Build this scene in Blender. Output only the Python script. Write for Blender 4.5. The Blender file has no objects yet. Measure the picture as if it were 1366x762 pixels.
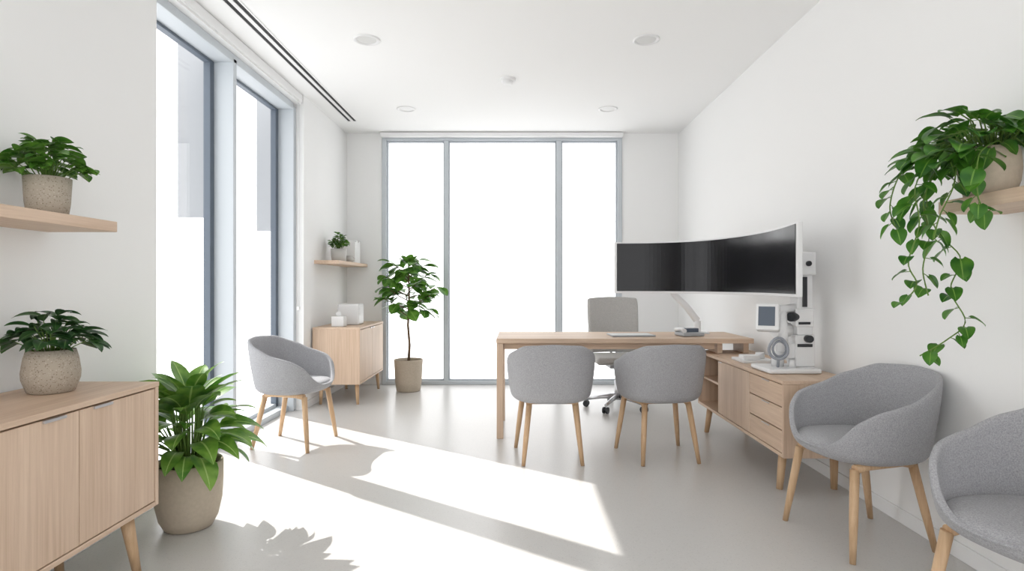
import bpy, math, random
from mathutils import Vector, Matrix
random.seed(7)
S = bpy.context.scene
COL = S.collection

# ------------------------------------------------------------------ materials
def srgb(r, g, b):
    f = lambda c: ((c/255)/12.92 if c/255 <= .04045 else (((c/255)+.055)/1.055)**2.4)
    return (f(r), f(g), f(b), 1)

def newmat(name):
    m = bpy.data.materials.new(name); m.use_nodes = True
    nt = m.node_tree; b = nt.nodes['Principled BSDF']
    return m, nt, b

def plain(name, col, rough=.5, metal=0, spec=.5, bump=0, bscale=60, var=0):
    m, nt, b = newmat(name)
    b.inputs['Base Color'].default_value = col
    b.inputs['Roughness'].default_value = rough
    b.inputs['Metallic'].default_value = metal
    b.inputs['Specular IOR Level'].default_value = spec
    tc = nt.nodes.new('ShaderNodeTexCoord')
    n = nt.nodes.new('ShaderNodeTexNoise'); n.inputs['Scale'].default_value = bscale
    n.inputs['Detail'].default_value = 4
    nt.links.new(tc.outputs['Object'], n.inputs['Vector'])
    if bump:
        bp = nt.nodes.new('ShaderNodeBump'); bp.inputs['Strength'].default_value = bump
        bp.inputs['Distance'].default_value = .002
        nt.links.new(n.outputs['Fac'], bp.inputs['Height'])
        nt.links.new(bp.outputs['Normal'], b.inputs['Normal'])
    if var:
        r = nt.nodes.new('ShaderNodeValToRGB')
        c = col
        r.color_ramp.elements[0].position = .35; r.color_ramp.elements[1].position = .65
        r.color_ramp.elements[0].color = (c[0]*(1-var), c[1]*(1-var), c[2]*(1-var), 1)
        r.color_ramp.elements[1].color = (min(1, c[0]*(1+var)), min(1, c[1]*(1+var)), min(1, c[2]*(1+var)), 1)
        nt.links.new(n.outputs['Fac'], r.inputs['Fac'])
        nt.links.new(r.outputs['Color'], b.inputs['Base Color'])
    return m

def wood(name, c1, c2, axis, rough=.5):
    m, nt, b = newmat(name)
    b.inputs['Roughness'].default_value = rough
    tc = nt.nodes.new('ShaderNodeTexCoord')
    mp = nt.nodes.new('ShaderNodeMapping')
    sc = [75, 75, 75]; sc[axis] = 2.2
    mp.inputs['Scale'].default_value = sc
    nt.links.new(tc.outputs['Object'], mp.inputs['Vector'])
    n = nt.nodes.new('ShaderNodeTexNoise'); n.inputs['Scale'].default_value = 1.0
    n.inputs['Detail'].default_value = 6; n.inputs['Roughness'].default_value = .65
    n.inputs['Distortion'].default_value = .3
    nt.links.new(mp.outputs['Vector'], n.inputs['Vector'])
    mp2 = nt.nodes.new('ShaderNodeMapping')
    sc2 = [9, 9, 9]; sc2[axis] = .7
    mp2.inputs['Scale'].default_value = sc2
    nt.links.new(tc.outputs['Object'], mp2.inputs['Vector'])
    n2 = nt.nodes.new('ShaderNodeTexNoise'); n2.inputs['Scale'].default_value = 1.0
    n2.inputs['Detail'].default_value = 3
    nt.links.new(mp2.outputs['Vector'], n2.inputs['Vector'])
    mx = nt.nodes.new('ShaderNodeMath'); mx.operation = 'MULTIPLY_ADD'
    mx.inputs[1].default_value = .4
    nt.links.new(n2.outputs['Fac'], mx.inputs[0])
    ml = nt.nodes.new('ShaderNodeMath'); ml.operation = 'MULTIPLY'; ml.inputs[1].default_value = .6
    nt.links.new(n.outputs['Fac'], ml.inputs[0]); nt.links.new(ml.outputs[0], mx.inputs[2])
    r = nt.nodes.new('ShaderNodeValToRGB')
    r.color_ramp.elements[0].position = .36; r.color_ramp.elements[1].position = .62
    r.color_ramp.elements[0].color = c1; r.color_ramp.elements[1].color = c2
    nt.links.new(mx.outputs[0], r.inputs['Fac'])
    nt.links.new(r.outputs['Color'], b.inputs['Base Color'])
    bp = nt.nodes.new('ShaderNodeBump'); bp.inputs['Strength'].default_value = .12
    bp.inputs['Distance'].default_value = .001
    nt.links.new(n.outputs['Fac'], bp.inputs['Height']); nt.links.new(bp.outputs['Normal'], b.inputs['Normal'])
    return m

W1, W2 = srgb(196, 168, 143), srgb(219, 194, 171)
WOODX = wood('oak_grain_x', W1, W2, 0)
WOODY = wood('oak_grain_y', W1, W2, 1)
WOODZ = wood('oak_grain_z', W1, W2, 2)
LEGW = wood('oak_leg', srgb(184, 148, 112), srgb(210, 178, 142), 2, .45)
WALL = plain('wall_paint', (.875, .875, .87, 1), .85, bump=.05, bscale=150)
CEIL = plain('ceiling_paint', (.90, .90, .895, 1), .9)
TRIM = plain('trim_white', (.86, .86, .86, 1), .5)
FRAME = plain('window_frame_grey', srgb(196, 202, 207), .45, .0)
FRAMED = plain('window_gasket_slate', srgb(92, 102, 114), .45, .0)
GASK = plain('window_gasket_grey', srgb(156, 162, 168), .5)
FINM = plain('exterior_fin_panel', (.31, .32, .335, 1), .8)
BLACK = plain('black_slot', (.012, .012, .013, 1), .6)
WHITEP = plain('white_plastic', (.80, .80, .80, 1), .35)
GREYP = plain('grey_plastic', srgb(165, 168, 172), .4)
DARKP = plain('dark_plastic', srgb(40, 42, 46), .4)
METAL = plain('brushed_metal', srgb(205, 205, 208), .3, .9)
SCREEN = plain('screen_glass', (.006, .006, .008, 1), .22, 0, .3)
SOIL = plain('soil', srgb(70, 52, 40), .95, bump=1, bscale=90, var=.4)
BARK = plain('bark', srgb(110, 88, 66), .85, bump=.6, bscale=80, var=.3)
STEM = plain('green_stem', srgb(96, 128, 52), .6)
BLUE = plain('small_display', srgb(84, 94, 108), .2)
PAPER = plain('paper', (.8, .8, .79, 1), .7)

def fabric(name, col):
    m, nt, b = newmat(name)
    b.inputs['Roughness'].default_value = .95
    b.inputs['Specular IOR Level'].default_value = .15
    b.inputs['Sheen Weight'].default_value = .12
    tc = nt.nodes.new('ShaderNodeTexCoord')
    n = nt.nodes.new('ShaderNodeTexNoise'); n.inputs['Scale'].default_value = 230
    n.inputs['Detail'].default_value = 3; n.inputs['Roughness'].default_value = .75
    nt.links.new(tc.outputs['Object'], n.inputs['Vector'])
    r = nt.nodes.new('ShaderNodeValToRGB')
    r.color_ramp.elements[0].position = .3; r.color_ramp.elements[1].position = .7
    r.color_ramp.elements[0].color = tuple(c*.7 for c in col[:3])+(1,)
    r.color_ramp.elements[1].color = tuple(min(1, c*1.3) for c in col[:3])+(1,)
    nt.links.new(n.outputs['Fac'], r.inputs['Fac']); nt.links.new(r.outputs['Color'], b.inputs['Base Color'])
    bp = nt.nodes.new('ShaderNodeBump'); bp.inputs['Strength'].default_value = .4
    bp.inputs['Distance'].default_value = .002
    nt.links.new(n.outputs['Fac'], bp.inputs['Height']); nt.links.new(bp.outputs['Normal'], b.inputs['Normal'])
    return m
FAB = fabric('grey_wool_fabric', srgb(162, 162, 165))
FAB2 = fabric('task_chair_fabric', srgb(178, 176, 173))

def speck(name, base, dark, light, scale, rough, d=.28):
    m, nt, b = newmat(name)
    b.inputs['Roughness'].default_value = rough
    tc = nt.nodes.new('ShaderNodeTexCoord')
    v = nt.nodes.new('ShaderNodeTexVoronoi'); v.inputs['Scale'].default_value = scale
    nt.links.new(tc.outputs['Object'], v.inputs['Vector'])
    sep = nt.nodes.new('ShaderNodeSeparateColor'); nt.links.new(v.outputs['Color'], sep.inputs[0])
    r = nt.nodes.new('ShaderNodeValToRGB'); r.color_ramp.interpolation = 'LINEAR'
    e = r.color_ramp.elements
    e[0].position = 0; e[0].color = dark
    e[1].position = 1; e[1].color = light
    a = e.new(.12); a.color = dark
    a = e.new(.2); a.color = base
    a = e.new(.82); a.color = base
    nt.links.new(sep.outputs[0], r.inputs['Fac'])
    lt = nt.nodes.new('ShaderNodeMath'); lt.operation = 'LESS_THAN'; lt.inputs[1].default_value = d
    nt.links.new(v.outputs['Distance'], lt.inputs[0])
    mix = nt.nodes.new('ShaderNodeMix'); mix.data_type = 'RGBA'
    mix.inputs[6].default_value = base
    nt.links.new(lt.outputs[0], mix.inputs[0]); nt.links.new(r.outputs['Color'], mix.inputs[7])
    nt.links.new(mix.outputs[2], b.inputs['Base Color'])
    return m
FLOOR = speck('terrazzo_floor', srgb(205, 203, 200), srgb(195, 193, 190), srgb(212, 210, 207), 130, .28, .4)
FLOOR.node_tree.nodes['Principled BSDF'].inputs['Specular IOR Level'].default_value = .45
POT = speck('speckled_stone_pot', srgb(176, 165, 150), srgb(138, 126, 110), srgb(198, 189, 175), 230, .8, .5)
POT2 = plain('cream_ceramic_pot', srgb(184, 171, 153), .75, bump=.2, bscale=60, var=.04)
POTW = plain('white_ceramic_pot', srgb(200, 198, 194), .6)

def leafmat(name, c1, c2, rib):
    m, nt, b = newmat(name)
    b.inputs['Roughness'].default_value = .34
    uv = nt.nodes.new('ShaderNodeUVMap')
    sp = nt.nodes.new('ShaderNodeSeparateXYZ'); nt.links.new(uv.outputs[0], sp.inputs[0])
    sb = nt.nodes.new('ShaderNodeMath'); sb.operation = 'SUBTRACT'; sb.inputs[1].default_value = .5
    ab = nt.nodes.new('ShaderNodeMath'); ab.operation = 'ABSOLUTE'
    nt.links.new(sp.outputs[0], sb.inputs[0]); nt.links.new(sb.outputs[0], ab.inputs[0])
    lt = nt.nodes.new('ShaderNodeMath'); lt.operation = 'LESS_THAN'; lt.inputs[1].default_value = .035
    nt.links.new(ab.outputs[0], lt.inputs[0])
    tc = nt.nodes.new('ShaderNodeTexCoord')
    n = nt.nodes.new('ShaderNodeTexNoise'); n.inputs['Scale'].default_value = 14
    nt.links.new(tc.outputs['Object'], n.inputs['Vector'])
    r = nt.nodes.new('ShaderNodeValToRGB')
    r.color_ramp.elements[0].position = .35; r.color_ramp.elements[1].position = .65
    r.color_ramp.elements[0].color = c1; r.color_ramp.elements[1].color = c2
    nt.links.new(n.outputs['Fac'], r.inputs['Fac'])
    mix = nt.nodes.new('ShaderNodeMix'); mix.data_type = 'RGBA'
    nt.links.new(lt.outputs[0], mix.inputs[0]); nt.links.new(r.outputs['Color'], mix.inputs[6])
    mix.inputs[7].default_value = rib
    nt.links.new(mix.outputs[2], b.inputs['Base Color'])
    tr = nt.nodes.new('ShaderNodeBsdfTranslucent'); nt.links.new(mix.outputs[2], tr.inputs['Color'])
    ms = nt.nodes.new('ShaderNodeMixShader'); ms.inputs[0].default_value = .25
    out = nt.nodes['Material Output']
    nt.links.new(b.outputs[0], ms.inputs[1]); nt.links.new(tr.outputs[0], ms.inputs[2])
    nt.links.new(ms.outputs[0], out.inputs['Surface'])
    return m
LEAF_A = leafmat('leaf_mid_green', srgb(56, 106, 34), srgb(104, 150, 58), srgb(124, 164, 80))
LEAF_D = leafmat('leaf_dark_green', srgb(34, 68, 36), srgb(60, 98, 50), srgb(96, 130, 78))
LEAF_L = leafmat('leaf_bright_green', srgb(68, 118, 38), srgb(124, 164, 68), srgb(164, 192, 112))
LEAF_P = leafmat('leaf_pothos', srgb(42, 96, 28), srgb(86, 140, 46), srgb(118, 162, 70))

def glassmat(name, tint, gl=.04):
    m = bpy.data.materials.new(name); m.use_nodes = True; nt = m.node_tree
    nt.nodes.remove(nt.nodes['Principled BSDF'])
    t = nt.nodes.new('ShaderNodeBsdfTransparent'); t.inputs[0].default_value = tint
    g = nt.nodes.new('ShaderNodeBsdfGlossy'); g.inputs['Roughness'].default_value = .02
    ms = nt.nodes.new('ShaderNodeMixShader'); ms.inputs[0].default_value = gl
    nt.links.new(t.outputs[0], ms.inputs[1]); nt.links.new(g.outputs[0], ms.inputs[2])
    nt.links.new(ms.outputs[0], nt.nodes['Material Output'].inputs['Surface'])
    return m
GLASS = glassmat('window_glass', (1, 1, 1, 1))

# ------------------------------------------------------------------ mesh builder
class MB:
    def __init__(s): s.v = []; s.f = []; s.m = []; s.s = []; s.uv = []
    def add(s, vs, fs, mi=0, smooth=False, uvs=None):
        o = len(s.v); s.v += [tuple(p) for p in vs]
        for f in fs:
            s.f.append([i+o for i in f]); s.m.append(mi); s.s.append(smooth)
        s.uv += uvs if uvs else [(0.2, 0.2)]*len(vs)
    def box(s, x0, x1, y0, y1, z0, z1, mi=0):
        vs = [(x0,y0,z0),(x1,y0,z0),(x1,y1,z0),(x0,y1,z0),(x0,y0,z1),(x1,y0,z1),(x1,y1,z1),(x0,y1,z1)]
        s.add(vs, [(0,3,2,1),(4,5,6,7),(0,1,5,4),(1,2,6,5),(2,3,7,6),(3,0,4,7)], mi)
        return s
    def tube(s, pts, rad, n=10, mi=0, caps=True):
        pts = [Vector(p) for p in pts]
        if not isinstance(rad, (list, tuple)): rad = [rad]*len(pts)
        vs = []; fs = []
        up = Vector((0, 0, 1))
        for i, p in enumerate(pts):
            d = (pts[min(i+1, len(pts)-1)] - pts[max(i-1, 0)]).normalized()
            a = d.cross(up if abs(d.z) < .98 else Vector((0, 1, 0))).normalized(); b = d.cross(a)
            for k in range(n):
                t = 2*math.pi*k/n
                vs.append(p + a*math.cos(t)*rad[i] + b*math.sin(t)*rad[i])
        for i in range(len(pts)-1):
            for k in range(n):
                fs.append((i*n+k, i*n+(k+1) % n, (i+1)*n+(k+1) % n, (i+1)*n+k))
        s.add(vs, fs, mi, True)
        if caps:
            o = len(s.v)-len(vs)
            s.f.append([o+k for k in range(n)][::-1]); s.m.append(mi); s.s.append(False)
            s.f.append([o+(len(pts)-1)*n+k for k in range(n)]); s.m.append(mi); s.s.append(False)
        return s
    def lathe(s, prof, c=(0,0,0), n=40, mi=0):
        vs = []; fs = []
        for r, z in prof:
            for k in range(n):
                t = 2*math.pi*k/n
                vs.append((c[0]+r*math.cos(t), c[1]+r*math.sin(t), c[2]+z))
        for i in range(len(prof)-1):
            for k in range(n):
                fs.append((i*n+k, i*n+(k+1) % n, (i+1)*n+(k+1) % n, (i+1)*n+k))
        s.add(vs, fs, mi, True); return s
    def leaf(s, base, d, L, W, droop=.5, heart=False, mi=0, lim=None, fold=.25, peak=.45):
        base = Vector(base); d = Vector(d).normalized()
        up = Vector((0, 0, 1))
        side = d.cross(up)
        if side.length < .05: side = Vector((1, 0, 0)).cross(d)
        side.normalize()
        tw = random.uniform(-.5, .5); nrm = side.cross(d).normalized()
        side = (side*math.cos(tw)+nrm*math.sin(tw)).normalized()
        rows = 9; vs = []; uvs = []; fs = []
        p = base.copy(); dd = d.copy()
        for i in range(rows):
            t = i/(rows-1)
            if heart:
                w = W*.5*(math.sin(math.pi*min(1, (t*.93+.07)))**.55)*(1-t*.55)*1.35 if t < 1 else 0
                if i == 0: w = W*.22
            else:
                q = t**(math.log(.5)/math.log(peak))
                w = W*.5*max(0, math.sin(math.pi*q))**.85
                if i == 0: w = W*.02
            if i == rows-1: w = W*.01
            n2 = side.cross(dd).normalized()
            if n2.z < 0 and abs(dd.z) < .9: n2 = -n2
            for k, u in enumerate((-1, -.5, 0, .5, 1)):
                back = dd*(-L*.10 if (heart and i == 0 and abs(u) > .6) else 0)
                q = p + side*u*w + n2*(abs(u)*w*fold) + back + n2*(math.sin(t*9+u)*W*.015)
                if lim:
                    q.x = min(max(q.x, lim[0]), lim[1])
                vs.append(q); uvs.append((.5+.5*u, t))
            dd = (dd + Vector((0, 0, -1))*droop/(rows-1)*1.2).normalized()
            p = p + dd*L/(rows-1)
        for i in range(rows-1):
            for k in range(4):
                a = i*5+k; fs.append((a, a+1, a+6, a+5))
        s.add(vs, fs, mi, True, uvs); return s

def part(parent, name, mb, mats, bevel=0, subsurf=0, seg=2, solid=0):
    me = bpy.data.meshes.new(name)
    me.from_pydata(mb.v, [], mb.f); me.update()
    if not isinstance(mats, (list, tuple)): mats = [mats]
    for m in mats: me.materials.append(m)
    me.polygons.foreach_set('material_index', mb.m)
    me.polygons.foreach_set('use_smooth', mb.s)
    ul = me.uv_layers.new(name='UVMap')
    for lp in me.loops: ul.data[lp.index].uv = mb.uv[lp.vertex_index]
    o = bpy.data.objects.new(name, me); COL.objects.link(o)
    if parent: o.parent = parent
    if solid:
        so = o.modifiers.new('solid', 'SOLIDIFY'); so.thickness = solid; so.offset = 0
    if bevel:
        b = o.modifiers.new('bevel', 'BEVEL'); b.width = bevel; b.segments = seg
        b.limit_method = 'ANGLE'; b.angle_limit = math.radians(40)
    if subsurf:
        ss = o.modifiers.new('sub', 'SUBSURF'); ss.levels = subsurf; ss.render_levels = subsurf
    return o

def root(name, loc=(0, 0, 0), rz=0):
    e = bpy.data.objects.new(name, None); COL.objects.link(e)
    e.location = loc; e.rotation_euler = (0, 0, rz); e.empty_display_size = .1
    return e

# ------------------------------------------------------------------ room shell
H = 2.92; XR = 1.875; XL = -1.98; XLN = -1.90; YB = 6.89; Y0 = -1.6
YN = 3.12; YJ = 5.49
part(None, 'floor', MB().box(-2.29, 2.1, Y0, 7.2, -.12, 0), FLOOR)
part(None, 'ceiling', MB().box(-2.28, 2.1, Y0, 7.2, H, H+.12), CEIL)
part(None, 'wall_right', MB().box(XR, 2.1, Y0, 7.2, 0, H), WALL)
m = MB(); m.box(-2.28, XLN, Y0, YN, 0, H); m.box(-2.28, XL, YJ, 7.2, 0, H)
part(None, 'wall_left', m, WALL)
# made-up wall outside, added only to keep sun out of the back window
part(None, 'sun_blocker_wall', MB().box(-2.28, -2.02, 7.2, 9.6, -.12, 6.4), WALL)
m = MB(); m.box(-1.98, -1.575, YB, 7.2, 0, H); m.box(1.22, XR, YB, 7.2, 0, H); m.box(-1.575, 1.22, YB, 7.2, 2.895, H)
part(None, 'wall_back', m, WALL)
m = MB(); m.box(XR-.012, XR, Y0, YB, 0, .07)
part(None, 'baseboard_right', m, TRIM, .003)
m = MB(); m.box(XLN, XLN+.012, Y0, YN, 0, .07); m.box(XL, XL+.012, YJ+.02, YB, 0, .07)
part(None, 'baseboard_left', m, TRIM, .003)
m = MB(); m.box(-1.968, -1.60, YB-.012, YB, 0, .07); m.box(1.25, XR-.012, YB-.012, YB, 0, .07)
part(None, 'baseboard_back', m, TRIM, .003)

# back window
w = root('window_1')
m = MB()
x0, x1, zt = -1.57, 1.215, 2.89
m.box(x0, x0+.05, 6.87, 6.99, 0.0, zt); m.box(x1-.05, x1, 6.87, 6.99, 0.0, zt)
m.box(x0+.05, x1-.05, 6.87, 6.99, zt-.055, zt); m.box(x0+.05, x1-.05, 6.87, 6.99, 0, .045)
for a, b in ((-.85, -.80), (.455, .515)): m.box(a, b, 6.87, 6.99, .045, zt-.055)
part(w, 'frame', m, FRAME, .004)
m = MB()
for a, b in ((x0+.05, -.85), (-.80, .455), (.515, x1-.05)):
    g = .011
    m.box(a, a+g, 6.90, 6.97, .045, zt-.055); m.box(b-g, b, 6.90, 6.97, .045, zt-.055)
    m.box(a+g, b-g, 6.90, 6.97, zt-.055-g, zt-.055); m.box(a+g, b-g, 6.90, 6.97, .045, .045+g)
part(w, 'gasket', m, GASK)
m = MB(); m.box(x0+.05, x1-.05, 6.935, 6.945, .04, zt-.05)
part(w, 'glass', m, GLASS)
m = MB(); m.box(x0-.005, x1+.005, 6.80, 6.868, 2.865, 2.915)
part(w, 'roller_blind_cassette', m, TRIM, .008)

# left window: mullions 15 cm deep, glass plane X=-2.2
w = root('window_2')
m = MB()
m.box(-2.26, -2.05, 4.28, 4.33, .0, 2.80)        # mullion
m.box(-2.26, -2.05, YJ-.06, YJ, 0, 2.80)    # far jamb
m.box(-2.26, -2.05, YN, YN+.10, 0, 2.80)    # near jamb
m.box(-2.26, -2.05, YN+.1, YJ-.06, 2.77, 2.83)
m.box(-2.26, -2.10, YN+.1, YJ-.06, 0, .05)
part(w, 'frame', m, FRAME, .004)
m = MB()
for a, b in ((YN+.10, 4.28), (4.33, YJ-.06)):
    g = .055
    m.box(-2.24, -2.19, b-g, b, .05, 2.77)
    m.box(-2.24, -2.19, a, b-g, 2.75, 2.77)
part(w, 'sash', m, FRAMED, .003)
m = MB()
for a, b in ((YN+.10, 4.28), (4.33, YJ-.06)):
    m.box(-2.24, -2.19, a, a+.015, .05, 2.75); m.box(-2.24, -2.19, a+.015, b-.055, .05, .08)
part(w, 'sill', m, FRAME, .003)
m = MB(); m.box(-2.22, -2.21, YN+.1, YJ-.06, .05, 2.77)
part(w, 'glass', m, GLASS)
m = MB(); m.box(-2.26, -2.0, YN, YJ, 2.83, H)
part(w, 'head_lining', m, TRIM)
m = MB(); m.box(-2.04, -1.985, YN+.01, YJ-.01, 2.845, 2.918)
part(w, 'roller_blind_cassette', m, WHITEP, .01)
m = MB(); m.tube([(-2.00, 5.40, 2.85), (-2.00, 5.40, .95)], .003, 6); m.tube([(-2.00, 5.425, 2.85), (-2.00, 5.425, .95)], .003, 6)
m.box(-2.01, -1.99, 5.395, 5.43, .93, .96)
part(w, 'blind_cord', m, WHITEP)
m = MB(); m.box(-2.535, -2.285, 4.42, 4.45, 1.664, 3.0); m.box(-2.475, -2.285, 5.62, 5.65, 1.67, 2.95)
part(w, 'exterior_fins', m, FINM)

# linear diffuser
w = root('linear_air_diffuser')
part(w, 'slots', MB().box(-1.815, -1.785, 1.0, 6.36, H-.002, H+.01).box(-1.755, -1.725, 1.0, 6.36, H-.002, H+.01), BLACK)
m = MB(); m.box(-1.825, -1.815, .99, 6.37, H-.006, H+.004); m.box(-1.785, -1.755, .99, 6.37, H-.006, H+.004); m.box(-1.725, -1.715, .99, 6.37, H-.006, H+.004)
part(w, 'rails', m, TRIM)

LENS = plain('downlight_lens', (.7, .7, .69, 1), .4)
def downlight(x, y):
    r = root('recessed_downlight', (x, y, H))
    m = MB(); m.lathe([(.096, .003), (.096, -.006), (.088, -.010), (.076, -.008), (.070, .002), (.06, .002), (0, .002)], n=40)
    part(r, 'trim_ring', m, WHITEP)
    m = MB(); m.lathe([(.069, -.002), (.05, -.0035), (0, -.004)], n=40)
    part(r, 'lens', m, LENS)
for x, y in ((-1.08, 4.25), (.926, 4.25), (-1.11, 5.92), (.906, 5.92)): downlight(x, y)
r = root('smoke_detector', (-.08, 5.06, H))
part(r, 'base', MB().lathe([(.066, 0), (.066, -.018), (.06, -.022), (0, -.022)]), WHITEP)
part(r, 'dome', MB().lathe([(.045, -.022), (.045, -.04), (.036, -.048), (.02, -.052), (0, -.052)]), WHITEP)

# ------------------------------------------------------------------ armchairs
def interp(pts, x):
    for (a, va), (b, vb) in zip(pts, pts[1:]):
        if a <= x <= b:
            t = (x-a)/(b-a); t = t*t*(3-2*t)*.5+t*.5
            return va+(vb-va)*t
    return pts[-1][1]
HP = [(0, .785), (38, .775), (62, .725), (88, .665), (112, .635), (128, .585), (146, .485), (160, .452), (180, .448)]
def se(th, a, b, e=2.5):
    c, s_ = math.cos(th), math.sin(th)
    r = (abs(c/a)**e+abs(s_/b)**e)**(-1/e)
    return r*c, r*s_
def armchair(x, y, rz):
    R = root('armchair', (x, y, 0), rz)
    n = 56; m = MB(); vs = []; fs = []
    ks = [0, .12, .3, .5, .7, .88, 1]
    prof_b = [(.25, .392), (.5, .394), (.70, .398), (.82, .408), (.885, .425)]
    rows = len(prof_b)+len(ks)
    for i in range(rows):
        for j in range(n):
            deg = 360*j/n; adeg = deg if deg <= 180 else 360-deg
            th = math.radians(deg-90)           # deg 0 -> back (-Y)
            X, Y = se(th, .285, .262)
            h = interp(HP, adeg)
            if i < len(prof_b):
                q, z = prof_b[i]; lean = 0
            else:
                k = ks[i-len(prof_b)]
                hh = (h-.445)/.34
                q = .91+.09*math.sin(k*math.pi/2)*min(1, .35+hh); z = .442+k*(h-.442)
                bk = max(0, math.cos(math.radians(adeg)))
                lean = -.035*k*hh*bk
            vs.append((X*q, Y*q+lean, z))
    for i in range(rows-1):
        for j in range(n):
            fs.append((i*n+j, i*n+(j+1) % n, (i+1)*n+(j+1) % n, (i+1)*n+j))
    vs.append((0, 0, .392)); c = len(vs)-1
    for j in range(n): fs.append((c, (j+1) % n, j))
    m.add(vs, fs, 0, True)
    part(R, 'shell', m, FAB, subsurf=1, solid=.024)
    m = MB(); vs = []; fs = []; n = 40
    pr = [(.0, .476), (.5, .475), (.8, .471), (.93, .463), (.985, .45), (.985, .432), (.93, .418), (0, .416)]
    for q, z in pr:
        for j in range(n):
            X, Y = se(2*math.pi*j/n, .248, .235)
            vs.append((X*q, Y*q+.012, z))
    for i in range(len(pr)-1):
        for j in range(n): fs.append((i*n+j, i*n+(j+1) % n, (i+1)*n+(j+1) % n, (i+1)*n+j))
    m.add(vs, fs, 0, True)
    part(R, 'seat_cushion', m, FAB)
    tf = [(-.185, .165, .375), (.185, .165, .375)]; tr = [(-.150, -.145, .375), (.150, -.145, .375)]
    ff = [(-.232, .212, 0), (.232, .212, 0)]; fr = [(-.190, -.222, 0), (.190, -.222, 0)]
    for i, (a, b) in enumerate(zip(tf+tr, ff+fr)):
        m = MB(); m.tube([a, [a[k]*.45+b[k]*.55 for k in range(3)], b], [.0195, .0175, .0125], 16)
        part(R, f'leg_{i+1}', m, LEGW)
    m = MB()
    for s_ in (0, 1):
        m.tube([tf[s_], (tf[s_][0]*.98, .1, .383), (tr[s_][0]*1.02, -.09, .383), tr[s_]], [.0195, .016, .016, .0195], 14)
    m.tube([(tf[0][0]*.9, .10, .383), (tf[1][0]*.9, .10, .383)], .014, 12)
    m.tube([(tr[0][0]*.95, -.09, .383), (tr[1][0]*.95, -.09, .383)], .014, 12)
    part(R, 'under_frame', m, LEGW)
    return R
D = math.radians
armchair(.225, 4.01, D(1))
armchair(.96, 4.03, D(8))
armchair(-1.625, 4.33, D(-97))
armchair(1.565, 2.72, D(99))
armchair(1.57, 1.74, D(101))

# ------------------------------------------------------------------ desk
R = root('office_desk')
part(R, 'desktop', MB().box(-.158, 1.78, 4.45, 5.10, .718, .755), WOODX, .004)
m = MB()
for yy in (4.455, 5.045): m.box(-.155, -.105, yy, yy+.05, 0, .718)
m.box(-.150, -.115, 4.505, 5.045, .66, .718)
part(R, 'legs', m, WOODZ, .003)
m = MB(); m.box(-.105, 1.50, 4.50, 4.52, .67, .718); m.box(-.105, 1.50, 5.03, 5.05, .67, .718)
part(R, 'apron', m, WOODX, .002)
m = MB(); m.box(1.52, 1.56, 4.50, 4.72, .638, .718); m.box(1.72, 1.76, 4.50, 4.72, .638, .718)
part(R, 'support_blocks', m, WOODX, .002)

# ------------------------------------------------------------------ cabinets
def leg(mb, x, y, zt, dx, dy, r0=.022, r1=.013):
    mb.tube([(x, y, zt), (x+dx, y+dy, 0)], [r0, r1], 18)

R = root('credenza')
cx0, cx1, cy0, cy1, cz0, cz1 = 1.45, 1.86, 3.225, 4.75, .213, .637
m = MB(); m.box(cx0-.004, cx1, cy0, cy1, cz1-.022, cz1)
part(R, 'top', m, WOODY, .003)
m = MB(); m.box(cx0, cx1, cy0, cy0+.022, cz0, cz1-.022); m.box(cx0, cx1, cy1-.022, cy1, cz0, cz1-.022)
m.box(cx0+.02, cx1, 4.285, 4.303, cz0+.02, cz1-.022); m.box(cx0+.02, cx1, 3.70, 3.715, cz0+.02, cz1-.022)
part(R, 'side_panels', m, WOODZ, .002)
m = MB(); m.box(cx0, cx1, cy0+.022, cy1-.022, cz0, cz0+.02); m.box(cx0+.03, cx1-.02, 4.303, cy1-.022, .42, .436)
part(R, 'shelves', m, WOODY, .002)
part(R, 'back', MB().box(cx1-.012, cx1-.002, cy0+.022, cy1-.022, cz0+.02, cz1-.022), WOODY)
m = MB()
for i in range(3):
    z0 = cz0+.024+i*.1265
    m.box(cx0+.002, cx0+.022, cy0+.026, 3.702, z0, z0+.120)
part(R, 'drawers', m, WOODY, .002)
part(R, 'door', MB().box(cx0+.002, cx0+.022, 3.708, 4.282, cz0+.024, cz1-.026), WOODZ, .002)
m = MB()
for i in range(3):
    z0 = cz0+.024+i*.1265+.112
    m.box(cx0-.004, cx0+.004, 3.41, 3.51, z0, z0+.005)
m.box(cx0-.004, cx0+.004, 4.20, 4.26, cz1-.034, cz1-.028)
part(R, 'pulls', m, METAL, .001)
m = MB()
for x, dx in ((cx0+.06, -.02), (cx1-.06, .0)):
    for y, dy in ((cy0+.14, -.0), (cy1-.12, .03)): leg(m, x, y, cz0, dx, dy, .024, .018)
part(R, 'legs', m, LEGW)
m = MB()
for i, (h, t) in enumerate(((.12, .02), (.13, .025), (.11, .02), (.12, .03))):
    m.box(cx0+.08, cx0+.22, 4.36+i*.04, 4.36+i*.04+t, .437, .437+h)
part(R, 'stored_folders', m, PAPER, .001)

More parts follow.
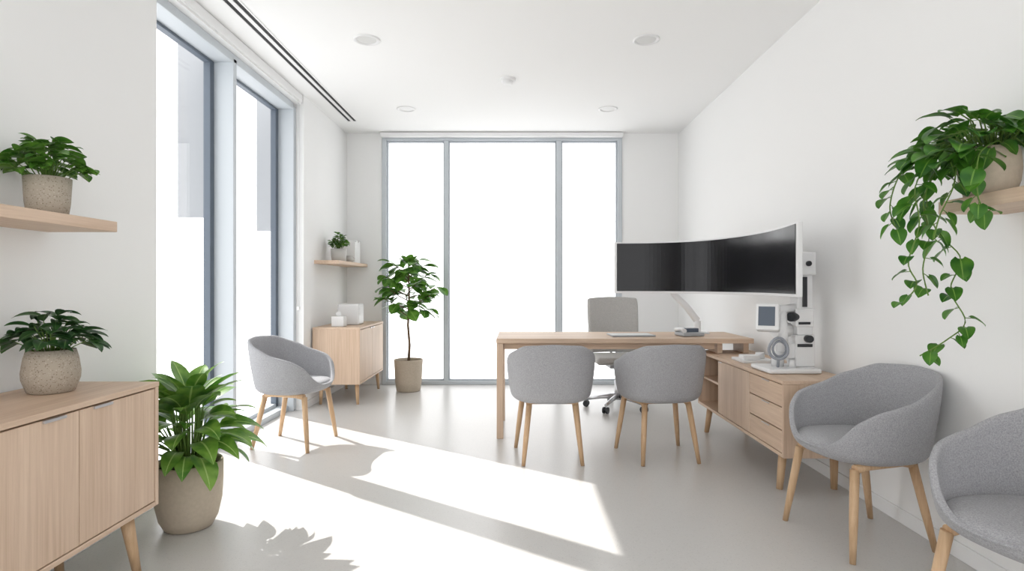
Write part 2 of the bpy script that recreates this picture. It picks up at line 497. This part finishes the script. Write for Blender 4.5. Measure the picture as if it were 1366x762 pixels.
R = root('sideboard')
sx0, sx1, sy0, sy1, sz0, sz1 = -1.886, -1.465, .70, 2.42, .264, .765
part(R, 'top', MB().box(sx0, sx1+.003, sy0, sy1, sz1-.020, sz1), WOODY, .003)
m = MB(); m.box(sx0, sx1, sy1-.02, sy1, sz0, sz1-.02); m.box(sx0, sx1, sy0, sy0+.02, sz0, sz1-.02)
part(R, 'side_panels', m, WOODZ, .002)
m = MB(); m.box(sx0, sx1, sy0+.02, sy1-.02, sz0, sz0+.018)
part(R, 'bottom', m, WOODY, .002)
part(R, 'back', MB().box(sx0+.002, sx0+.02, sy0+.02, sy1-.02, sz0+.018, sz1-.02), WOODY)
ys = [sy0+.024, 1.137, 1.565, 1.985, sy1-.024]
for i in range(4):
    m = MB(); m.box(sx1-.024, sx1-.002, ys[i]+.002, ys[i+1]-.002, sz0+.022, sz1-.026)
    part(R, f'door_{i+1}', m, WOODZ, .002)
m = MB()
for yc in (1.875, 2.095, 1.03, 1.25):
    m.box(sx1-.006, sx1+.006, yc-.045, yc+.045, sz1-.036, sz1-.0265)
part(R, 'edge_pulls', m, METAL, .001)
m = MB()
leg(m, sx1-.07, sy1-.10, sz0, .015, .05, .026, .015); leg(m, sx0+.07, sy1-.10, sz0, -.015, .05, .026, .015)
leg(m, sx1-.07, sy0+.10, sz0, .015, -.06, .026, .015); leg(m, sx0+.07, sy0+.10, sz0, -.015, -.06, .026, .015)
part(R, 'legs', m, LEGW)
SBT = sz1

R = root('storage_cabinet')
sx0, sx1, sy0, sy1, sz0, sz1 = -1.965, -1.51, 5.68, 6.66, .20, .75
part(R, 'top', MB().box(sx0, sx1+.003, sy0-.002, sy1, sz1-.02, sz1), WOODY, .003)
m = MB(); m.box(sx0, sx1, sy0, sy0+.02, sz0, sz1-.02); m.box(sx0, sx1, sy1-.02, sy1, sz0, sz1-.02)
part(R, 'side_panels', m, WOODZ, .002)
m = MB(); m.box(sx0, sx1, sy0+.02, sy1-.02, sz0, sz0+.018); m.box(sx0, sx0+.015, sy0+.02, sy1-.02, sz0+.018, sz1-.02)
part(R, 'carcass', m, WOODY, .002)
for i, (a, b) in enumerate(((sy0+.023, 6.168), (6.173, sy1-.023))):
    part(R, f'door_{i+1}', MB().box(sx1-.024, sx1-.001, a, b, sz0+.022, sz1-.026), WOODZ, .002)
m = MB(); m.box(sx1-.004, sx1+.006, 6.09, 6.15, sz1-.036, sz1-.028); m.box(sx1-.004, sx1+.006, 6.19, 6.25, sz1-.036, sz1-.028)
part(R, 'edge_pulls', m, METAL)
m = MB()
for x, dx in ((sx0+.06, 0), (sx1-.05, .015)):
    for y, dy in ((sy0+.08, -.02), (sy1-.08, .02)): leg(m, x, y, sz0, dx, dy)
part(R, 'legs', m, LEGW)

# ------------------------------------------------------------------ wall shelves
R = root('floating_shelf'); part(R, 'board', MB().box(XLN, -1.62, .8, 2.40, 1.373, 1.415), WOODY, .003)
R = root('floating_shelf'); part(R, 'board', MB().box(XL, -1.74, 5.77, 6.885, 1.365, 1.40), WOODY, .003)
R = root('floating_shelf'); part(R, 'board', MB().box(1.62, XR, .7, 2.28, 1.43, 1.478), WOODY, .003)

# ------------------------------------------------------------------ plants
def pot(R, prof, mat, soilr, soilz, n=44, k=1.0):
    part(R, 'pot', MB().lathe([(r*k, z) for r, z in prof], n=n), mat)
    part(R, 'soil', MB().lathe([(soilr*k, soilz), (soilr*k*.5, soilz+.008), (0, soilz+.01)]), SOIL)

def bushy(R, z0, nst, hmin, hmax, spread, L, W, mat, per, lim, droop=.5, peak=.45, tuber=.0025):
    ms = MB(); ml = MB()
    for i in range(nst):
        a = 2*math.pi*(i*.618+random.random()*.1); q = math.sqrt((i+.5)/nst)
        rad = spread*q*random.uniform(.75, 1.05)
        h = (hmax-(hmax-hmin)*q**1.6)*random.uniform(.85, 1.05)
        ex = Vector((math.cos(a)*rad, math.sin(a)*rad, z0+h))
        if lim: ex.x = min(max(ex.x, lim[0]+.02), lim[1]-.02)
        b = Vector((math.cos(a)*rad*.12, math.sin(a)*rad*.12, z0-.02))
        mid = (b*.45+ex*.55)+Vector((0, 0, h*.15))
        ms.tube([b, mid, ex], [tuber, tuber*.8, tuber*.6], 5)
        for k in range(per):
            aa = a+random.uniform(-1.6, 1.6)
            el = random.uniform(-.1, .9)*(1.2-q)
            p = mid.lerp(ex, .3+.7*(k+1)/per)
            d = Vector((math.cos(aa), math.sin(aa), el))
            s = random.uniform(.75, 1.15)
            ml.leaf(p, d, L*s, W*s, droop=random.uniform(.6, 1.3)*droop, lim=lim, peak=peak)
    part(R, 'stems', ms, STEM); part(R, 'leaves', ml, mat)

R = root('potted_plant', (-1.752, 2.21, 1.415))
pot(R, [(0, 0.0), (.066, 0), (.076, .004), (.084, .05), (.090, .143), (.083, .145), (.078, .120), (.07, .11)], POT, .079, .122, k=.83)
bushy(R, .125, 28, .05, .17, .145, .060, .044, LEAF_A, 5, (-.14, .2), droop=.6)
R = root('potted_plant', (-1.715, 2.18, SBT))
pot(R, [(0, 0), (.075, 0), (.086, .006), (.104, .05), (.106, .075), (.098, .125), (.088, .157), (.081, .157), (.082, .135)], POT, .083, .138, k=.85)
bushy(R, .14, 24, .05, .15, .13, .090, .040, LEAF_D, 4, (-.16, .22), droop=.7)

# big floor plant
R = root('potted_peace_lily', (-1.575, 2.84, 0))
pot(R, [(0, 0), (.085, 0), (.105, .006), (.128, .05), (.145, .13), (.150, .22), (.150, .31), (.146, .317), (.138, .310), (.137, .28)], POT2, .138, .282)
ms = MB(); ml = MB()
random.seed(21)
NL = 74
for i in range(NL):
    a = i*2.39996+random.uniform(-.2, .2); q = ((i+.5)/NL)
    h = .58-.46*q+random.uniform(-.04, .04)
    rad = .03+.14*q
    b = Vector((math.cos(a)*.04, math.sin(a)*.04, .28))
    ex = Vector((math.cos(a)*rad, math.sin(a)*rad, .28+h*.62))
    ex.y = min(ex.y, .2)
    mid = b.lerp(ex, .5)+Vector((0, 0, .03))
    ms.tube([b, mid, ex], [.005, .004, .003], 6)
    d = Vector((math.cos(a)*(.5+.8*q), math.sin(a)*(.5+.8*q), .95-.6*q))
    L = random.uniform(.15, .25)
    ml.leaf(ex, d, L, L*random.uniform(.42, .52), droop=.7+.5*q, lim=(-.30, .5), fold=.2, peak=.42)
part(R, 'stems', ms, STEM); part(R, 'leaves', ml, LEAF_L)

# fiddle leaf tree
R = root('potted_fiddle_leaf_tree', (-1.19, 6.48, 0))
pot(R, [(0, 0), (.120, 0), (.130, .008), (.143, .10), (.155, .33), (.155, .345), (.146, .345), (.142, .31)], POT2, .143, .312)
ms = MB(); ml = MB()
random.seed(5)
ms.tube([(0, 0, .3), (.012, 0, .5), (-.006, 0, .72), (.008, 0, .92), (0, 0, 1.40)], [.016, .013, .012, .011, .007], 10)
for i in range(20):
    a = i*2.4; z = .80+i*.029
    L = .33*(1-abs(i-7)/22)
    ex = Vector((math.cos(a)*L, math.sin(a)*L*.7, z+.10))
    ms.tube([(0, 0, z-.02), (ex.x*.5, ex.y*.5, z+.03), ex], [.006, .005, .003], 6)
    for k in range(7):
        aa = a+random.uniform(-1.5, 1.5)
        p = Vector((0, 0, z)).lerp(ex, .25+.75*(k+1)/7)
        d = Vector((math.cos(aa), math.sin(aa)*.8, random.uniform(-.35, .7)))
        s = random.uniform(.8, 1.2)
        ml.leaf(p, d, .165*s, .122*s, droop=.7, peak=.58, fold=.15)
for k in range(12):
    a = k*2.4; ml.leaf((0, 0, 1.38), (math.cos(a), math.sin(a)*.8, .5+.1*k), .14, .085, droop=.4, peak=.55)
part(R, 'trunk', ms, BARK); part(R, 'leaves', ml, LEAF_A)

random.seed(3)
R = root('potted_plant', (-1.845, 6.12, 1.40))
pot(R, [(0, 0), (.062, 0), (.068, .004), (.076, .06), (.080, .130), (.074, .131), (.072, .115)], POTW, .073, .117)
bushy(R, .12, 34, .05, .17, .115, .042, .030, LEAF_A, 6, (-.12, .2), droop=.5)

# pothos
random.seed(11)
px, py, pz = 1.705, 2.14, 1.478
R = root('potted_trailing_pothos', (px, py, pz))
pot(R, [(0, 0), (.070, 0), (.082, .005), (.098, .05), (.103, .10), (.098, .15), (.094, .17), (.087, .17), (.088, .145)], POT2, .089, .148, k=.92)
ms = MB(); ml = MB()
LIM = (-.7, .155)
def toloc(u, v, Y): return Vector((u-px, Y-py, v-pz))
for i in range(72):
    a = i*2.4; q = math.sqrt((i+.5)/72)
    rad = .21*q
    p = Vector((math.cos(a)*rad-.04, math.sin(a)*rad*.9+.02, .18+.10*(1-q*q)+random.uniform(-.02, .03)))
    if p.x < -.12: p.z -= (abs(p.x)-.12)*.6
    if p.y < -.05 and p.x > -.08: p.z = max(p.z, .20)
    p.x = min(p.x, .13)
    b = Vector((math.cos(a)*.04, math.sin(a)*.04, .145))
    ms.tube([b, b.lerp(p, .5)+Vector((0, 0, .05)), p], [.003, .0025, .002], 5)
    d = Vector((math.cos(a), math.sin(a), random.uniform(-.3, .6)))
    s = random.uniform(.7, 1.1)
    ml.leaf(p, d, .105*s, .080*s, droop=.8, heart=True, lim=LIM)
vines = [
 [(1.66,1.66,2.10),(1.52,1.64,2.12),(1.44,1.52,2.14),(1.46,1.38,2.15),(1.42,1.24,2.15),(1.45,1.16,2.15),(1.39,1.09,2.14)],
 [(1.66,1.66,2.16),(1.57,1.62,2.18),(1.51,1.48,2.20),(1.53,1.34,2.20),(1.50,1.22,2.19),(1.52,1.12,2.19)],
 [(1.66,1.66,2.22),(1.60,1.60,2.26),(1.57,1.48,2.27),(1.62,1.36,2.28),(1.70,1.26,2.27),(1.66,1.14,2.27),(1.71,1.02,2.26),(1.64,.95,2.26),(1.53,.89,2.25)],
 [(1.66,1.66,2.04),(1.56,1.60,2.00),(1.54,1.46,1.98),(1.56,1.40,1.97)],
 [(1.66,1.66,2.18),(1.54,1.67,2.20),(1.44,1.58,2.22),(1.41,1.46,2.24),(1.43,1.38,2.24)],
 [(1.66,1.66,2.12),(1.57,1.61,2.10),(1.53,1.50,2.08),(1.49,1.40,2.09),(1.47,1.32,2.09)],
]
def cr(P, t):
    n = len(P)-1; i = min(int(t*n), n-1); f = t*n-i
    p0, p1, p2, p3 = P[max(i-1, 0)], P[i], P[i+1], P[min(i+2, n)]
    return .5*((2*p1)+(p2-p0)*f+(2*p0-5*p1+4*p2-p3)*f*f+(3*p1-p0-3*p2+p3)*f**3)
for vi, V in enumerate(vines):
    P = [toloc(*v) for v in V]
    N = len(P)*5
    ms.tube([cr(P, k/N) for k in range(N+1)], .0026, 5)
    nl = int(len(P)*3.4) if vi != 2 else 24
    for k in range(nl):
        t = (k+.6)/nl
        if vi in (0, 1) and t > .5 and k % 2: continue
        p = cr(P, t); a = random.uniform(0, 6.28)
        s = random.uniform(.65, 1.0)*(1.0 if t < .5 else .75)
        d = Vector((math.cos(a)*.8, math.sin(a)*.6, random.uniform(-.9, .1)))
        e = p+d.normalized()*.02
        ms.tube([p, e], .0015, 4)
        ml.leaf(e, d, .095*s, .074*s, droop=.9, heart=True, lim=LIM)
part(R, 'vines', ms, STEM); part(R, 'leaves', ml, LEAF_P)

# ------------------------------------------------------------------ curved monitor
R = root('curved_monitor')
P = [Vector(p) for p in ((.80, 4.87, 0), (1.06, 4.83, 0), (1.31, 4.71, 0), (1.485, 4.48, 0), (1.575, 4.17, 0), (1.605, 3.85, 0), (1.585, 3.55, 0), (1.54, 3.26, 0))]
N = 60
path = [cr(P, k/N) for k in range(N+1)]
def strip(off0, off1, z0, z1, path, e0=0, e1=None):
    m = MB(); vs = []; e1 = len(path)-1 if e1 is None else e1
    pp = path[e0:e1+1]
    for i, p in enumerate(pp):
        t = (pp[min(i+1, len(pp)-1)]-pp[max(i-1, 0)]).normalized()
        nn = Vector((t.y, -t.x, 0))
        a = p+nn*off0; b = p+nn*off1
        vs += [(a.x, a.y, z0), (b.x, b.y, z0), (b.x, b.y, z1), (a.x, a.y, z1)]
    fs = []
    for i in range(len(pp)-1):
        o = i*4
        for k in range(4): fs.append((o+k, o+(k+1) % 4, o+4+(k+1) % 4, o+4+k))
    fs.append((0, 3, 2, 1)); o = (len(pp)-1)*4; fs.append((o, o+1, o+2, o+3))
    m.add(vs, fs); return m
part(R, 'housing', strip(-.03, .0, 1.09, 1.51, path), WHITEP, .004)
part(R, 'screen', strip(.0, .004, 1.108, 1.498, path, 1, N-1), SCREEN)
m = MB()
m.box(1.42, 1.58, 4.86, 5.01, .756, .768)
m.tube([(1.50, 4.94, .765), (1.50, 4.94, .86)], .03, 16)
m.tube([(1.50, 4.94, .86), (1.42, 4.95, .97), (1.30, 4.94, 1.09)], [.030, .028, .026], 14)
m.tube([(1.30, 4.94, 1.07), (1.30, 4.94, 1.25), (1.27, 4.78, 1.28)], [.024, .022, .025], 14)
part(R, 'arm', m, WHITEP, .002)

# desk items
R = root('desk_phone', (1.36, 4.68, .755), D(10))
m = MB(); m.box(-.09, .09, -.08, .08, .003, .03)
part(R, 'body', m, GREYP, .008)
m = MB(); m.tube([(-.075, -.07, .045), (-.06, 0, .055), (-.075, .08, .045)], [.018, .012, .018], 12)
part(R, 'handset', m, WHITEP)
m = MB(); m.box(-.02, .08, 0, .07, .0302, .06)
part(R, 'display', m, BLUE, .004)
R = root('tablet', (.90, 4.70, .755), D(4))
part(R, 'body', MB().box(-.17, .17, -.11, .11, .001, .013), GREYP, .004)
part(R, 'screen', MB().box(-.16, .16, -.10, .10, .0131, .0138), PAPER)

# ------------------------------------------------------------------ office chair
R = root('office_chair', (.95, 5.58, 0), D(3))
m = MB(); vs = []; fs = []; nx, nz = 14, 14
for i in range(nz+1):
    for j in range(nx+1):
        u = j/nx*2-1; v = i/nz
        wv = .25*(1-.04*(1-v)) * (1-max(0, v-.9)*.4)
        z = .50+.54*v - .012*u*u*(1 if v > .5 else 0)
        y = .245+.05*v - .05*u*u - .02*math.sin(v*math.pi)
        vs.append((u*wv, y, z))
for i in range(nz):
    for j in range(nx):
        a = i*(nx+1)+j; fs.append((a, a+1, a+nx+2, a+nx+1))
m.add(vs, fs, 0, True); part(R, 'backrest', m, FAB2, bevel=.012, subsurf=1, solid=.05)
part(R, 'seat', MB().box(-.24, .24, -.24, .22, .43, .50), FAB2, .03, seg=5)
m = MB(); m.box(-.10, .10, -.12, .14, .385, .43); m.tube([(0, .12, .40), (0, .31, .44), (0, .325, .62)], [.025, .022, .018], 10)
part(R, 'mechanism', m, GREYP, .006)
m = MB(); m.tube([(0, 0, .385), (0, 0, .10)], .024, 16); m.tube([(0, 0, .26), (0, 0, .08)], .034, 16)
part(R, 'gas_lift', m, METAL)
m = MB(); mc = MB()
for k in range(5):
    a = 2*math.pi*k/5+.35
    c, s_ = math.cos(a), math.sin(a)
    m.tube([(0, 0, .115), (c*.16, s_*.16, .10), (c*.30, s_*.30, .075)], [.026, .02, .014], 10)
    for o in (-.016, .016):
        cxp, cyp = c*.30-s_*o, s_*.30+c*o
        mc.tube([(cxp+s_*.009, cyp-c*.009, .031), (cxp-s_*.009, cyp+c*.009, .031)], .03, 16)
part(R, 'star_base', m, METAL); part(R, 'casters', mc, DARKP)

# ------------------------------------------------------------------ medical device on the credenza
R = root('medical_imaging_device', (-.022, .07, .637))
m = MB(); m.box(1.49, 1.80, 3.38, 3.66, .002, .03)
part(R, 'base_plate', m, WHITEP, .01, seg=3)
m = MB(); m.box(1.69, 1.81, 3.48, 3.60, .03, .22); m.box(1.705, 1.80, 3.49, 3.59, .22, .71)
m.box(1.69, 1.81, 3.47, 3.60, .58, .72); m.box(1.69, 1.80, 3.475, 3.60, .27, .38)
m.box(1.60, 1.70, 3.49, 3.58, .08, .17)
part(R, 'column', m, WHITEP, .008, seg=3)
m = MB(); m.box(1.70, 1.72, 3.462, 3.475, .60, .70); m.box(1.735, 1.76, 3.476, 3.4895, .39, .57)
m.box(1.70, 1.79, 3.473, 3.479, .15, .168); m.box(1.705, 1.775, 3.468, 3.4745, .285, .30)
m.tube([(1.70, 3.50, .33), (1.655, 3.47, .33)], .028, 16); m.tube([(1.76, 3.48, .20), (1.76, 3.44, .20)], .022, 16)
m.tube([(1.762, 3.49, .65), (1.762, 3.455, .65)], .016, 14)
part(R, 'dark_fittings', m, DARKP, .002)
m = MB(); m.tube([(1.70, 3.52, .38), (1.60, 3.50, .37), (1.53, 3.48, .35)], [.03, .028, .026], 14)
m.tube([(1.62, 3.50, .36), (1.62, 3.50, .12)], [.026, .036], 14)
m.tube([(1.67, 3.53, .25), (1.57, 3.50, .25)], .044, 16)
m.tube([(1.60, 3.52, .03), (1.60, 3.52, .12)], .036, 16)
m.tube([(1.66, 3.46, .03), (1.66, 3.46, .075)], [.022, .016], 14)
part(R, 'optics_arm', m, WHITEP)
hd = root('head', (1.515, 3.46, .33)); hd.parent = R; hd.rotation_euler = (D(-12), 0, D(-28))
m = MB(); m.box(-.066, .066, -.02, .07, -.082, .082)
part(hd, 'head_housing', m, WHITEP, .014, seg=3)
part(hd, 'head_screen', MB().box(-.050, .042, -.0225, -.0205, -.055, .06), BLUE)
m = MB()
ring = [(1.57+.055*math.cos(t), 3.44+.01*math.sin(2*t), .145+.062*math.sin(t)) for t in [2*math.pi*k/28 for k in range(29)]]
m.tube(ring, .009, 10, caps=False)
ring = [(1.585+.040*math.cos(t), 3.46, .14+.045*math.sin(t)) for t in [2*math.pi*k/28 for k in range(29)]]
m.tube(ring, .007, 10, caps=False)
m.tube([(1.57, 3.44, .083), (1.58, 3.47, .03)], .008, 8)
part(R, 'chin_ring', m, plain('grey_rubber', srgb(150, 154, 162), .5))
R = root('instrument_tray', (1.60, 4.05, .637))
m = MB(); m.box(-.10, .12, -.12, .10, 0.001, .02); m.box(-.09, .02, -.10, -.01, .02, .05); m.tube([(.06, .0, .02), (.06, .0, .06)], .03, 16)
part(R, 'tray', m, WHITEP, .004)

R = root('countertop_appliance', (-1.70, 6.12, .75))
m = MB(); m.box(-.13, .09, -.10, .10, 0.001, .215)
part(R, 'body', m, WHITEP, .015, seg=3)
part(R, 'panel', MB().box(.0901, .094, -.07, .07, .10, .18), TRIM)
R = root('tissue_box', (-1.76, 5.84, .75))
m = MB(); m.box(-.055, .065, -.06, .06, .001, .10)
part(R, 'box', m, WHITEP, .006)
m = MB(); m.leaf((0, 0, .10), (0, .1, 1), .05, .06, droop=.2); part(R, 'tissue', m, PAPER)
R = root('binders', (0, 0, 0))
m = MB()
for i in range(4): m.box(-1.95, -1.78, 6.50+i*.055, 6.50+i*.055+.05, 1.401, 1.63+.02*(i % 2))
part(R, 'spines', m, PAPER, .003)
R = root('ceramic_mug', (-1.80, 6.36, 1.401))
part(R, 'cup', MB().lathe([(0, 0), (.032, 0), (.036, .07), (.033, .07), (.03, .01), (0, .008)], n=24), POTW)
m = MB(); m.tube([(.034, 0, .055), (.055, 0, .045), (.055, 0, .025), (.034, 0, .015)], .004, 8); part(R, 'handle', m, POTW)

# ------------------------------------------------------------------ light
W = bpy.data.worlds.new('World'); S.world = W; W.use_nodes = True
bg = W.node_tree.nodes['Background']
bg.inputs[0].default_value = (.99, .994, 1, 1); bg.inputs[1].default_value = 2.55
sd = bpy.data.lights.new('sun', 'SUN'); sd.energy = 7.0; sd.angle = D(.5); sd.color = (1, .97, .93)
so = bpy.data.objects.new('sun', sd); COL.objects.link(so)
so.location = (-6, 8, 6)
so.rotation_euler = Vector((.975, -.70, -1)).to_track_quat('-Z', 'Y').to_euler()

# ------------------------------------------------------------------ camera
cd = bpy.data.cameras.new('camera'); co = bpy.data.objects.new('camera', cd); COL.objects.link(co)
co.location = (0, 0, 1.16); co.rotation_euler = (math.pi/2, 0, 0)
cd.sensor_width = 36; cd.lens = 36*790/1366; cd.shift_x = -7/1366; cd.shift_y = -1/1366
cd.clip_start = .05
S.camera = co
S.view_settings.view_transform = 'Standard'
S.view_settings.look = 'None'
S.view_settings.exposure = 0
